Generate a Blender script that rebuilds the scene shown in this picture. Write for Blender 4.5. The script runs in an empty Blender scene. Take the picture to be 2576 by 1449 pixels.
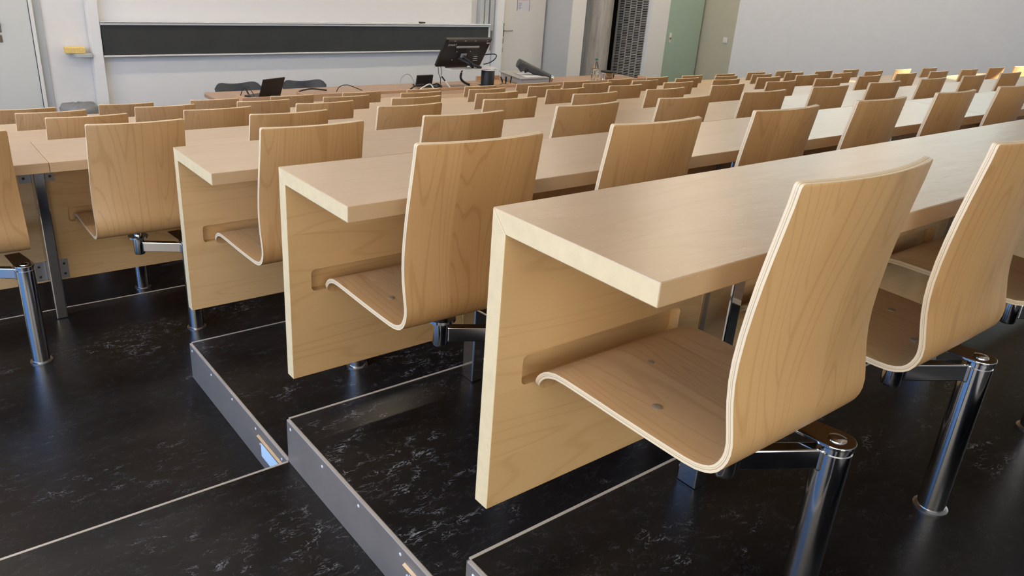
import bpy, bmesh, math, random
from mathutils import Vector, Matrix
random.seed(7)
sc = bpy.context.scene
COL = sc.collection
R = math.radians

# ------------------------------------------------------------------ layout numbers (metres)
d, h, s = 0.8806, 0.1458, 0.5934          # row pitch, step height, chair pitch
XA, XB = 0.2705, -0.0009                  # first chair centre: three back rows / front rows
DT, TT, TP, PH = 0.3688, 0.0382, 0.0376, 0.5936   # desk depth, top thickness, panel thickness, panel height
FL = -0.74 - 7 * h                        # flat floor at the lectern
def tz(k): return -0.74 - k * h           # tread height of row k
NAME_ROW = ['nearest', 'second', 'third', 'fourth', 'fifth', 'sixth', 'seventh']
ORD = ['first', 'second', 'third', 'fourth', 'fifth', 'sixth', 'seventh', 'eighth', 'ninth', 'tenth', 'eleventh',
       'twelfth', 'thirteenth', 'fourteenth', 'fifteenth', 'sixteenth']

# ------------------------------------------------------------------ materials
def new_mat(name):
    m = bpy.data.materials.new(name); m.use_nodes = True
    nt = m.node_tree; b = nt.nodes['Principled BSDF']
    return m, nt, b
class N:
    """small node helper"""
    def __init__(self, nt): self.nt = nt
    def __call__(self, t, ins=None, **kw):
        n = self.nt.nodes.new(t)
        for k, v in kw.items(): setattr(n, k, v)
        for k, v in (ins or {}).items():
            if hasattr(v, 'is_output') or isinstance(v, bpy.types.NodeSocket): self.nt.links.new(v, n.inputs[k])
            else: n.inputs[k].default_value = v
        return n
    def math(self, op, a, b=0.0, c=0.0):
        n = self('ShaderNodeMath', {0: a, 1: b, 2: c}, operation=op); return n.outputs[0]
    def ramp(self, f, stops):
        n = self('ShaderNodeValToRGB', {0: f}); e = n.color_ramp.elements
        while len(e) < len(stops): e.new(0.5)
        for i, (p, c) in enumerate(stops):
            e[i].position = p; e[i].color = c if len(c) == 4 else (*c, 1)
        return n.outputs[0]
    def mix(self, f, a, b, mode='MIX'):
        n = self('ShaderNodeMix', data_type='RGBA', blend_type=mode)
        for i, v in ((0, f), (6, a), (7, b)):
            if isinstance(v, bpy.types.NodeSocket): self.nt.links.new(v, n.inputs[i])
            else: n.inputs[i].default_value = v if i == 0 else ((*v, 1) if len(v) == 3 else v)
        return n.outputs[2]
    def link(self, a, b): self.nt.links.new(a, b)

def plain(name, col, rough=0.5, metal=0.0, noise=0.0, scale=8.0, spec=None, bump=0.0):
    m, nt, b = new_mat(name); n = N(nt)
    b.inputs['Roughness'].default_value = rough; b.inputs['Metallic'].default_value = metal
    if spec is not None: b.inputs['Specular IOR Level'].default_value = spec
    tc = n('ShaderNodeTexCoord')
    nz = n('ShaderNodeTexNoise', {'Vector': tc.outputs['Object'], 'Scale': scale, 'Detail': 5.0, 'Roughness': 0.6})
    lo = tuple(c * (1 - noise) for c in col); hi = tuple(min(1, c * (1 + noise)) for c in col)
    n.link(n.ramp(nz.outputs[0], [(0.3, lo), (0.7, hi)]), b.inputs['Base Color'])
    if bump:
        bp = n('ShaderNodeBump', {'Strength': bump, 'Distance': 0.002, 'Height': nz.outputs[0]}); n.link(bp.outputs[0], b.inputs['Normal'])
    return m

def wood(name, base, dark, rough, along='U', strip=0.11, ring=9.0, scuffs=0.0, contrast=1.0, waves=0.0):
    """maple veneer; UV in metres, grain runs along U or V"""
    m, nt, b = new_mat(name); n = N(nt)
    uv = n('ShaderNodeTexCoord').outputs['UV']; rnd = n('ShaderNodeObjectInfo').outputs['Random']
    sp = n('ShaderNodeSeparateXYZ', {0: uv})
    L, W = (sp.outputs[0], sp.outputs[1]) if along == 'U' else (sp.outputs[1], sp.outputs[0])
    off = n.math('MULTIPLY', rnd, 37.0)
    # veneer leaf index across the grain
    li = n.math('FLOOR', n.math('ADD', n.math('DIVIDE', W, strip), n.math('MULTIPLY', rnd, 3.7)))
    wn = n('ShaderNodeTexWhiteNoise', {'W': n.math('ADD', li, n.math('MULTIPLY', off, 3.1))}, noise_dimensions='1D')
    leaf = wn.outputs['Value']
    Lo = n.math('ADD', n.math('ADD', L, off), n.math('MULTIPLY', leaf, 11.0))
    # plain-sawn growth figure: contour lines of stretched noise
    v1 = n('ShaderNodeCombineXYZ', {0: n.math('MULTIPLY', Lo, 0.85), 1: n.math('MULTIPLY', W, 7.0), 2: leaf})
    n1 = n('ShaderNodeTexNoise', {'Vector': v1.outputs[0], 'Scale': 1.0, 'Detail': 1.5, 'Roughness': 0.35, 'Distortion': 0.25})
    sn = n.math('SINE', n.math('MULTIPLY', n1.outputs[0], ring * 6.283))
    lines = n.ramp(sn, [(0.0, (0, 0, 0)), (0.80, (0.12,) * 3), (0.99, (1, 1, 1))])
    # fine fibre
    v2 = n('ShaderNodeCombineXYZ', {0: n.math('MULTIPLY', Lo, 6.0), 1: n.math('MULTIPLY', W, 380.0), 2: 0.0})
    n2 = n('ShaderNodeTexNoise', {'Vector': v2.outputs[0], 'Scale': 1.0, 'Detail': 3.0, 'Roughness': 0.6})
    # slow mottling
    v3 = n('ShaderNodeCombineXYZ', {0: n.math('MULTIPLY', Lo, 2.5), 1: n.math('MULTIPLY', W, 9.0), 2: 3.0})
    n3 = n('ShaderNodeTexNoise', {'Vector': v3.outputs[0], 'Scale': 1.0, 'Detail': 2.0})
    f = n.math('ADD', n.math('MULTIPLY', lines, 0.34 * contrast), n.math('MULTIPLY', n.math('SUBTRACT', n2.outputs[0], 0.5), 0.50 * contrast))
    f = n.math('ADD', f, n.math('MULTIPLY', n.math('SUBTRACT', n3.outputs[0], 0.45), 0.42 * contrast))
    f = n.math('ADD', f, n.math('MULTIPLY', n.math('SUBTRACT', leaf, 0.5), 0.42 * contrast))
    f = n.math('ADD', f, n.math('MULTIPLY', n.math('SUBTRACT', rnd, 0.5), 0.35))
    col = n.mix(n.math('ADD', f, 0.25), base, dark)
    nt.nodes[-1].clamp_factor = True
    if scuffs:
        v4 = n('ShaderNodeCombineXYZ', {0: n.math('MULTIPLY', L, 55.0), 1: n.math('MULTIPLY', W, 190.0), 2: off})
        n4 = n('ShaderNodeTexNoise', {'Vector': v4.outputs[0], 'Scale': 1.0, 'Detail': 2.0, 'Distortion': 1.5})
        n5 = n('ShaderNodeTexNoise', {'Vector': n('ShaderNodeCombineXYZ', {0: L, 1: W, 2: off}).outputs[0], 'Scale': 5.0, 'Detail': 2.0})
        sc_ = n.math('MULTIPLY', n.ramp(n4.outputs[0], [(0.66, (0, 0, 0)), (0.72, (1, 1, 1))]), n.ramp(n5.outputs[0], [(0.5, (0, 0, 0)), (0.62, (1, 1, 1))]))
        col = n.mix(n.math('MULTIPLY', sc_, scuffs), col, (0.82, 0.70, 0.52))
    n.link(col, b.inputs['Base Color'])
    n.link(n.math('ADD', n.math('MULTIPLY', n2.outputs[0], 0.10), rough - 0.05), b.inputs['Roughness'])
    bp = n('ShaderNodeBump', {'Strength': 0.08, 'Distance': 0.001, 'Height': n2.outputs[0]})
    if waves:
        v6 = n('ShaderNodeCombineXYZ', {0: n.math('MULTIPLY', L, 9.0), 1: n.math('MULTIPLY', W, 34.0), 2: off})
        n6 = n('ShaderNodeTexNoise', {'Vector': v6.outputs[0], 'Scale': 1.0, 'Detail': 3.0, 'Roughness': 0.55})
        bp = n('ShaderNodeBump', {'Strength': waves, 'Distance': 0.004, 'Height': n6.outputs[0], 'Normal': bp.outputs[0]})
    n.link(bp.outputs[0], b.inputs['Normal'])
    return m

def ply_edge_mat():
    m, nt, b = new_mat('ply_edge'); n = N(nt)
    uv = n('ShaderNodeTexCoord').outputs['UV']; sp = n('ShaderNodeSeparateXYZ', {0: uv})
    v = n('ShaderNodeCombineXYZ', {0: n.math('MULTIPLY', sp.outputs[1], 30.0), 1: n.math('MULTIPLY', sp.outputs[0], 8.0), 2: 0.0})
    nz = n('ShaderNodeTexNoise', {'Vector': v.outputs[0], 'Scale': 1.0, 'Detail': 3.0})
    t = n.math('ADD', sp.outputs[0], n.math('MULTIPLY', n.math('SUBTRACT', nz.outputs[0], 0.5), 0.05))
    c = n.ramp(t, [(0.0, (0.70, 0.52, 0.30)), (0.30, (0.76, 0.60, 0.37)), (0.40, (0.40, 0.25, 0.11)), (0.49, (0.72, 0.55, 0.32)),
                   (0.58, (0.76, 0.60, 0.37)), (0.65, (0.50, 0.33, 0.16)), (0.72, (0.76, 0.59, 0.36)), (1.0, (0.72, 0.54, 0.32))])
    n.link(c, b.inputs['Base Color']); b.inputs['Roughness'].default_value = 0.5
    return m

def lino_mat():
    m, nt, b = new_mat('black_linoleum'); n = N(nt)
    p = n('ShaderNodeNewGeometry').outputs['Position']
    mp = n('ShaderNodeMapping', {0: p, 3: (0.55, 1.0, 1.0)}); mp.inputs['Rotation'].default_value = (0, 0, R(-14))
    v = mp.outputs[0]
    warp = n('ShaderNodeTexNoise', {'Vector': v, 'Scale': 18.0, 'Detail': 3.0})
    wv = n('ShaderNodeVectorMath', {0: v, 1: n('ShaderNodeVectorMath', {0: warp.outputs['Color'], 'Scale': 0.05}, operation='SCALE').outputs[0]}, operation='ADD').outputs[0]
    fine = n('ShaderNodeTexNoise', {'Vector': wv, 'Scale': 58.0, 'Detail': 3.0, 'Roughness': 0.6})
    ridge = n.math('ABSOLUTE', n.math('SUBTRACT', fine.outputs[0], 0.5))
    line = n.ramp(ridge, [(0.0, (1, 1, 1)), (0.010, (0.75,) * 3), (0.026, (0, 0, 0))])
    cl = n('ShaderNodeTexNoise', {'Vector': v, 'Scale': 2.6, 'Detail': 5.0, 'Roughness': 0.75})
    clm = n.ramp(cl.outputs[0], [(0.535, (0, 0, 0)), (0.66, (1, 1, 1))])
    br = n('ShaderNodeTexNoise', {'Vector': v, 'Scale': 34.0, 'Detail': 2.0})
    brm = n.ramp(br.outputs[0], [(0.46, (0, 0, 0)), (0.60, (1, 1, 1))])
    f = n.math('MULTIPLY', n.math('MULTIPLY', line, clm), brm)
    f = n.math('ADD', n.math('MULTIPLY', f, 0.8), n.math('MULTIPLY', n.math('MULTIPLY', line, brm), 0.06))
    cloud = n('ShaderNodeTexNoise', {'Vector': v, 'Scale': 5.0, 'Detail': 5.0})
    basec = n.ramp(cloud.outputs[0], [(0.3, (0.0055, 0.0048, 0.0042)), (0.75, (0.015, 0.0135, 0.012))])
    n.link(n.mix(f, basec, (0.42, 0.42, 0.41)), b.inputs['Base Color'])
    n.link(n.math('ADD', n.math('MULTIPLY', cloud.outputs[0], 0.10), 0.27), b.inputs['Roughness'])
    b.inputs['Specular IOR Level'].default_value = 0.30
    bp = n('ShaderNodeBump', {'Strength': 0.10, 'Distance': 0.002, 'Height': fine.outputs[0]}); n.link(bp.outputs[0], b.inputs['Normal'])
    return m

def concrete_mat():
    m, nt, b = new_mat('concrete'); n = N(nt)
    p = n('ShaderNodeTexCoord').outputs['Object']
    mp = n('ShaderNodeMapping', {0: p, 3: (1, 1, 0.12)})
    a = n('ShaderNodeTexNoise', {'Vector': mp.outputs[0], 'Scale': 14.0, 'Detail': 6.0, 'Roughness': 0.65})
    c = n.ramp(a.outputs[0], [(0.25, (0.30, 0.27, 0.235)), (0.5, (0.47, 0.43, 0.38)), (0.75, (0.58, 0.54, 0.48))])
    n.link(c, b.inputs['Base Color']); b.inputs['Roughness'].default_value = 0.8
    return m

def emit(name, col, strength, see_through=False):
    m, nt, b = new_mat(name); n = N(nt)
    nt.nodes.remove(b); out = nt.nodes['Material Output']
    e = n('ShaderNodeEmission', {0: (*col, 1), 1: strength})
    n.link(e.outputs[0], out.inputs[0]); return m

def glass_mat(name, col, rough=0.0, ior=1.33):
    m, nt, b = new_mat(name)
    b.inputs['Base Color'].default_value = (*col, 1); b.inputs['Transmission Weight'].default_value = 1.0
    b.inputs['Roughness'].default_value = rough; b.inputs['IOR'].default_value = ior
    return m

M = {}
M['panel'] = wood('maple_panel', (0.66, 0.44, 0.215), (0.48, 0.285, 0.115), 0.36, 'U', strip=0.145, ring=13.0, contrast=0.75)
M['top'] = wood('maple_top', (0.56, 0.40, 0.238), (0.44, 0.295, 0.16), 0.30, 'U', strip=0.13, ring=11.0, scuffs=0.5, contrast=0.6, waves=0.22)
M['shell'] = wood('maple_veneer', (0.60, 0.375, 0.172), (0.39, 0.207, 0.074), 0.34, 'V', strip=0.115, ring=20.0, contrast=0.85)
M['edge'] = ply_edge_mat()
M['endgrain'] = plain('maple_edge_band', (0.70, 0.53, 0.285), 0.42, noise=0.06, scale=30)
M['chrome'] = plain('polished_chrome', (0.62, 0.62, 0.63), 0.11, 1.0, noise=0.03)
M['steel'] = plain('brushed_steel', (0.50, 0.50, 0.50), 0.30, 1.0, noise=0.05)
M['screw'] = plain('seat_screw', (0.36, 0.27, 0.165), 0.35, 0.3)
M['screw_dark'] = plain('dark_screw', (0.04, 0.035, 0.03), 0.5, 0.3)
M['lino'] = lino_mat()
M['nosing'] = plain('nosing', (0.52, 0.45, 0.36), 0.45, 0.25, noise=0.08)
M['side'] = plain('riser_sheet', (0.23, 0.195, 0.16), 0.42, 0.35, noise=0.12, scale=5)
M['lens'] = plain('step_lamp_lens', (0.62, 0.75, 0.80), 0.4)
M['hood'] = plain('step_lamp_hood', (0.42, 0.33, 0.23), 0.3, 0.8)
M['white'] = plain('white_wall', (0.80, 0.79, 0.765), 0.85, noise=0.015)
M['board'] = plain('white_board', (0.84, 0.84, 0.83), 0.42, noise=0.01)
M['doorwhite'] = plain('white_door', (0.80, 0.765, 0.715), 0.5, noise=0.01)
M['doorgrey'] = plain('pale_door', (0.66, 0.68, 0.65), 0.5, noise=0.01)
M['frame'] = plain('grey_frame', (0.50, 0.525, 0.525), 0.5)
M['greywall'] = plain('grey_wall', (0.74, 0.76, 0.775), 0.85, noise=0.02)
M['olive'] = plain('olive_wall', (0.52, 0.50, 0.39), 0.85, noise=0.02)
M['green'] = plain('green_door', (0.40, 0.51, 0.41), 0.42, noise=0.02)
M['dkgreen'] = plain('green_reveal', (0.07, 0.10, 0.075), 0.7)
M['chalk'] = plain('chalkboard', (0.040, 0.044, 0.044), 0.5, noise=0.12, scale=3)
M['alu'] = plain('aluminium', (0.84, 0.84, 0.83), 0.35, 0.25)
M['concrete'] = concrete_mat()
M['grille'] = plain('grille_metal', (0.50, 0.49, 0.455), 0.4, 0.15)
M['black'] = plain('black_plastic', (0.010, 0.010, 0.010), 0.5)
M['void'] = plain('dark_void', (0.010, 0.010, 0.010), 0.9)
M['dkgrey'] = plain('dark_grey_plastic', (0.055, 0.058, 0.060), 0.5)
M['greyplastic'] = plain('grey_plastic', (0.36, 0.36, 0.355), 0.45)
M['chairshell'] = plain('charcoal_seat', (0.055, 0.057, 0.064), 0.38)
M['lectern'] = wood('lectern_wood', (0.42, 0.285, 0.195), (0.33, 0.205, 0.13), 0.42, 'U', strip=0.2, ring=3.0, contrast=0.6)
M['fascia'] = wood('lectern_fascia', (0.56, 0.35, 0.20), (0.42, 0.24, 0.12), 0.42, 'U', strip=0.2, ring=3.0, contrast=0.6)
M['sponge'] = plain('yellow_sponge', (0.80, 0.58, 0.20), 0.9, noise=0.1, scale=60)
M['bag'] = plain('grey_bin_bag', (0.22, 0.23, 0.24), 0.30, noise=0.2, scale=6)
M['paper'] = plain('paper', (0.74, 0.72, 0.76), 0.7)
M['red'] = plain('red_ink', (0.62, 0.10, 0.14), 0.7)
M['ink'] = plain('grey_ink', (0.25, 0.25, 0.28), 0.7)
M['whitemark'] = plain('white_print', (0.70, 0.70, 0.68), 0.6)
M['whiteplastic'] = plain('white_plastic', (0.78, 0.78, 0.72), 0.4)
M['bottle'] = glass_mat('clear_plastic', (0.96, 0.98, 0.96), 0.02, 1.25)
M['water'] = glass_mat('water', (0.93, 0.90, 0.84), 0.0, 1.33)
M['cap'] = plain('teal_cap', (0.01, 0.11, 0.10), 0.4)
M['handle'] = plain('door_metal', (0.36, 0.33, 0.28), 0.3, 0.9)
M['ceiling'] = plain('ceiling_white', (0.76, 0.75, 0.72), 0.9)
M['lamp'] = emit('lamp_diffuser', (1.0, 0.84, 0.63), 42.0)
M['lampoff'] = plain('lamp_diffuser_unlit', (0.75, 0.74, 0.70), 0.4)
M['winL'] = emit('left_window_sky', (0.18, 0.44, 1.0), 8.5)
M['winW'] = emit('left_window_facade', (1.0, 0.90, 0.75), 5.4)
M['winR'] = emit('right_window_sky', (0.88, 1.0, 0.96), 3.6)
M['fillB'] = emit('back_fill_glow', (1.0, 0.97, 0.93), 6.5)  # glow of the fill panes added behind the camera

# ------------------------------------------------------------------ mesh helpers
def obj(name, bm, mats, parent=None, loc=(0, 0, 0), smooth=None, bev=0.0, segs=2):
    if not isinstance(mats, (list, tuple)): mats = [mats]
    bmesh.ops.recalc_face_normals(bm, faces=bm.faces)
    if bev:
        es = [e for e in bm.edges if len(e.link_faces) == 2 and e.calc_face_angle(0) > 0.6]
        bmesh.ops.bevel(bm, geom=es, offset=bev, segments=segs, profile=0.5, affect='EDGES', clamp_overlap=True)
    if smooth is not None:
        for f in bm.faces: f.smooth = True
        for e in bm.edges:
            if len(e.link_faces) == 2 and e.calc_face_angle(0) > smooth: e.smooth = False
    me = bpy.data.meshes.new(name); bm.to_mesh(me); bm.free()
    for m in mats: me.materials.append(m)
    o = bpy.data.objects.new(name, me); COL.objects.link(o)
    o.location = loc
    if parent is not None: o.parent = parent
    return o
def thing(name, label, cat, loc=(0, 0, 0), rz=0.0, group=None):
    o = bpy.data.objects.new(name, None); COL.objects.link(o); o.empty_display_size = 0.1
    o.location = loc; o.rotation_euler = (0, 0, rz); tag(o, label, cat, group); return o
def tag(o, label, cat, group=None):
    o['label'] = label; o['category'] = cat
    if group: o['group'] = group
    return o
def struct(o): o['kind'] = 'structure'; return o
def BM():
    bm = bmesh.new(); bm.loops.layers.uv.new('UVMap'); return bm
def box(bm, x0, x1, y0, y1, z0, z1, mi=0, uvoff=0.0):
    vs = [bm.verts.new(p) for p in ((x0, y0, z0), (x1, y0, z0), (x1, y1, z0), (x0, y1, z0), (x0, y0, z1), (x1, y0, z1), (x1, y1, z1), (x0, y1, z1))]
    for q in ((0, 3, 2, 1), (4, 5, 6, 7), (0, 1, 5, 4), (1, 2, 6, 5), (2, 3, 7, 6), (3, 0, 4, 7)):
        f = bm.faces.new([vs[i] for i in q]); f.material_index = mi
    return vs
def boxuv(bm):
    """planar UV in metres: X along U, the other long axis along V"""
    uv = bm.loops.layers.uv.verify()
    bm.normal_update()
    for f in bm.faces:
        nx, ny, nz = (abs(c) for c in f.normal)
        for l in f.loops:
            c = l.vert.co
            if nz >= nx and nz >= ny: l[uv].uv = (c.x, c.y)
            elif ny >= nx: l[uv].uv = (c.x, c.z + 0.37)
            else: l[uv].uv = (c.y, c.z + 0.71)
def cyl(bm, a, b, r0, r1=None, n=24, caps=True, mi=0):
    a, b = Vector(a), Vector(b); r1 = r0 if r1 is None else r1
    ax = (b - a).normalized(); u = ax.orthogonal().normalized(); w = ax.cross(u)
    A = [bm.verts.new(a + r0 * (u * math.cos(t) + w * math.sin(t))) for t in (2 * math.pi * i / n for i in range(n))]
    B = [bm.verts.new(b + r1 * (u * math.cos(t) + w * math.sin(t))) for t in (2 * math.pi * i / n for i in range(n))]
    for i in range(n):
        f = bm.faces.new((A[i], A[(i + 1) % n], B[(i + 1) % n], B[i])); f.material_index = mi
    if caps:
        bm.faces.new(A[::-1]).material_index = mi; bm.faces.new(B).material_index = mi
def lathe(bm, prof, cx=0, cy=0, n=32, mi=0, close=True):
    rings = []
    for r, z in prof:
        rings.append([bm.verts.new((cx + r * math.cos(2 * math.pi * i / n), cy + r * math.sin(2 * math.pi * i / n), z)) for i in range(n)])
    for a, b in zip(rings, rings[1:]):
        for i in range(n): bm.faces.new((a[i], a[(i + 1) % n], b[(i + 1) % n], b[i])).material_index = mi
    if close:
        bm.faces.new(rings[0][::-1]).material_index = mi; bm.faces.new(rings[-1]).material_index = mi
def tube(bm, pts, r, n=10, mi=0):
    pts = [Vector(p) for p in pts]; rings = []
    up = Vector((0, 0, 1))
    for i, p in enumerate(pts):
        t = (pts[min(i + 1, len(pts) - 1)] - pts[max(i - 1, 0)]).normalized()
        u = t.cross(up) if abs(t.z) < 0.95 else t.cross(Vector((1, 0, 0)))
        u.normalize(); w = u.cross(t)
        rings.append([bm.verts.new(p + r * (u * math.cos(2 * math.pi * k / n) + w * math.sin(2 * math.pi * k / n))) for k in range(n)])
    for a, b in zip(rings, rings[1:]):
        for k in range(n): bm.faces.new((a[k], a[(k + 1) % n], b[(k + 1) % n], b[k])).material_index = mi
    bm.faces.new(rings[0][::-1]); bm.faces.new(rings[-1])
def smooth_path(P, m=8):
    """Catmull-Rom through the points"""
    P = [Vector(p) for p in P]; Q = [2 * P[0] - P[1]] + P + [2 * P[-1] - P[-2]]; out = []
    for i in range(1, len(Q) - 2):
        for j in range(m):
            t = j / m; a, b, c, e = Q[i - 1], Q[i], Q[i + 1], Q[i + 2]
            out.append(0.5 * (2 * b + (c - a) * t + (2 * a - 5 * b + 4 * c - e) * t * t + (3 * b - a - 3 * c + e) * t ** 3))
    out.append(P[-1]); return out
def prism(bm, poly, x0, x1, mi=0, mi_end=None):
    """polygon of (y, z) extruded along X"""
    A = [bm.verts.new((x0, y, z)) for y, z in poly]; B = [bm.verts.new((x1, y, z)) for y, z in poly]; n = len(poly)
    for i in range(n): bm.faces.new((A[i], A[(i + 1) % n], B[(i + 1) % n], B[i])).material_index = mi
    e = mi if mi_end is None else mi_end
    bm.faces.new(A).material_index = e; bm.faces.new(B[::-1]).material_index = e
def quadwall(bm, p0, p1, z0, z1, th, mi=0):
    """upright slab from p0 to p1 (room side on its left hand), thickness th to its right"""
    a, b = Vector((*p0, 0)), Vector((*p1, 0)); t = (b - a).normalized(); nrm = Vector((t.y, -t.x, 0)) * th
    q = [a, b, b + nrm, a + nrm]
    lo = [bm.verts.new((v.x, v.y, z0)) for v in q]; hi = [bm.verts.new((v.x, v.y, z1)) for v in q]
    bm.faces.new(lo[::-1]); bm.faces.new(hi)
    for i in range(4): bm.faces.new((lo[i], lo[(i + 1) % 4], hi[(i + 1) % 4], hi[i]))
def copy_tree(o, parent=None):
    c = o.copy(); COL.objects.link(c)
    if parent is not None: c.parent = parent
    for ch in list(o.children): copy_tree(ch, c)
    return c

# ------------------------------------------------------------------ stepped floor
XL, XR, YB, ZC = -4.6, 13.0, -6.0, 2.75
LOW = FL - 0.5
def slab(x0, x1, y0, y1, z):
    bm = BM(); box(bm, x0, x1, y0, y1, LOW, z); return struct(obj('floor', bm, M['lino']))
slab(XL, XR, 6 * d, 9.4, FL)                                   # lectern level
for k in range(3, 7): slab(XL, XR, (k - 1) * d, k * d, tz(k))
for k in range(-2, 3):
    slab(0.0, XR, (k - 1) * d, k * d, tz(k)); slab(XL, 0.0, (k - 1) * d, k * d, tz(k + 1))
slab(XL, XR, YB - 0.3, -3 * d, tz(-2))
# pale nosing strips on the edges
NT = [0]
def trim(bm, mat, **kw):
    NT[0] += 1; return struct(obj('trim_%d' % NT[0], bm, mat, **kw))
for k in range(-1, 7):
    x0 = 0.0 if k < 3 else XL
    bm = BM(); box(bm, x0 - 0.003, XR, k * d - 0.0045, k * d + 0.0025, tz(k) - 0.010, tz(k) + 0.0015); trim(bm, M['nosing'])
    if k < 2:
        bm = BM(); box(bm, XL, -0.013, k * d - 0.0045, k * d + 0.0025, tz(k + 1) - 0.010, tz(k + 1) + 0.0015); trim(bm, M['nosing'])
# sheet metal sides of the raised tiers along the aisle, with screws and a pale top edge
for k in range(-1, 3):
    bm = BM(); box(bm, -0.0105, -0.0005, (k - 1) * d + 0.002, k * d, tz(k + 1) + 0.001, tz(k) - 0.001)
    side = trim(bm, M['side'])
    bm = BM(); box(bm, -0.0115, -0.0035, (k - 1) * d + 0.004, k * d - 0.005, tz(k) - 0.003, tz(k) + 0.0012)
    e = trim(bm, M['nosing'])
    for i in range(5):
        y = (k - 1) * d + 0.05 + i * (d - 0.075) / 4.0
        bm = BM(); lathe(bm, [(0.0045, 0.0), (0.0045, 0.0012), (0.002, 0.002)], n=10)
        sc_ = obj('screw', bm, M['alu'], side, loc=(-0.0105, y, tz(k) - 0.022 - 0.004 * (i % 2))); sc_.rotation_euler = (0, R(-90), 0)

# step lights let into the tier sides
def step_light(k, label):
    y1 = (k - 1) * d + 0.232
    t = thing('step_light', label, 'step light', (-0.0105, y1, tz(k)))
    bm = BM()                                                     # folded hood strip
    prism_pts = [(0.0, -0.036), (-0.007, -0.040), (-0.0075, -0.0435), (0.0, -0.0425)]
    A = [bm.verts.new((x, 0.0, z)) for x, z in prism_pts]; B = [bm.verts.new((x, -0.215, z)) for x, z in prism_pts]
    for i in range(4): bm.faces.new((A[i], A[(i + 1) % 4], B[(i + 1) % 4], B[i]))
    bm.faces.new(A); bm.faces.new(B[::-1]); obj('hood', bm, M['hood'], t)
    bm = BM(); box(bm, -0.002, 0.0, -0.205, -0.022, -0.105, -0.052); obj('lens', bm, M['lens'], t)
    bm = BM(); lathe(bm, [(0.004, 0.0), (0.004, 0.0015)], n=10)
    o = obj('screw', bm, M['alu'], t, loc=(0, -0.012, -0.066)); o.rotation_euler = (0, R(-90), 0)
step_light(2, 'step light with pale blue lens in the grey tier side by the aisle step')
step_light(1, 'step light with metal hood at the bottom edge of the photo, in the tier side')

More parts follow.
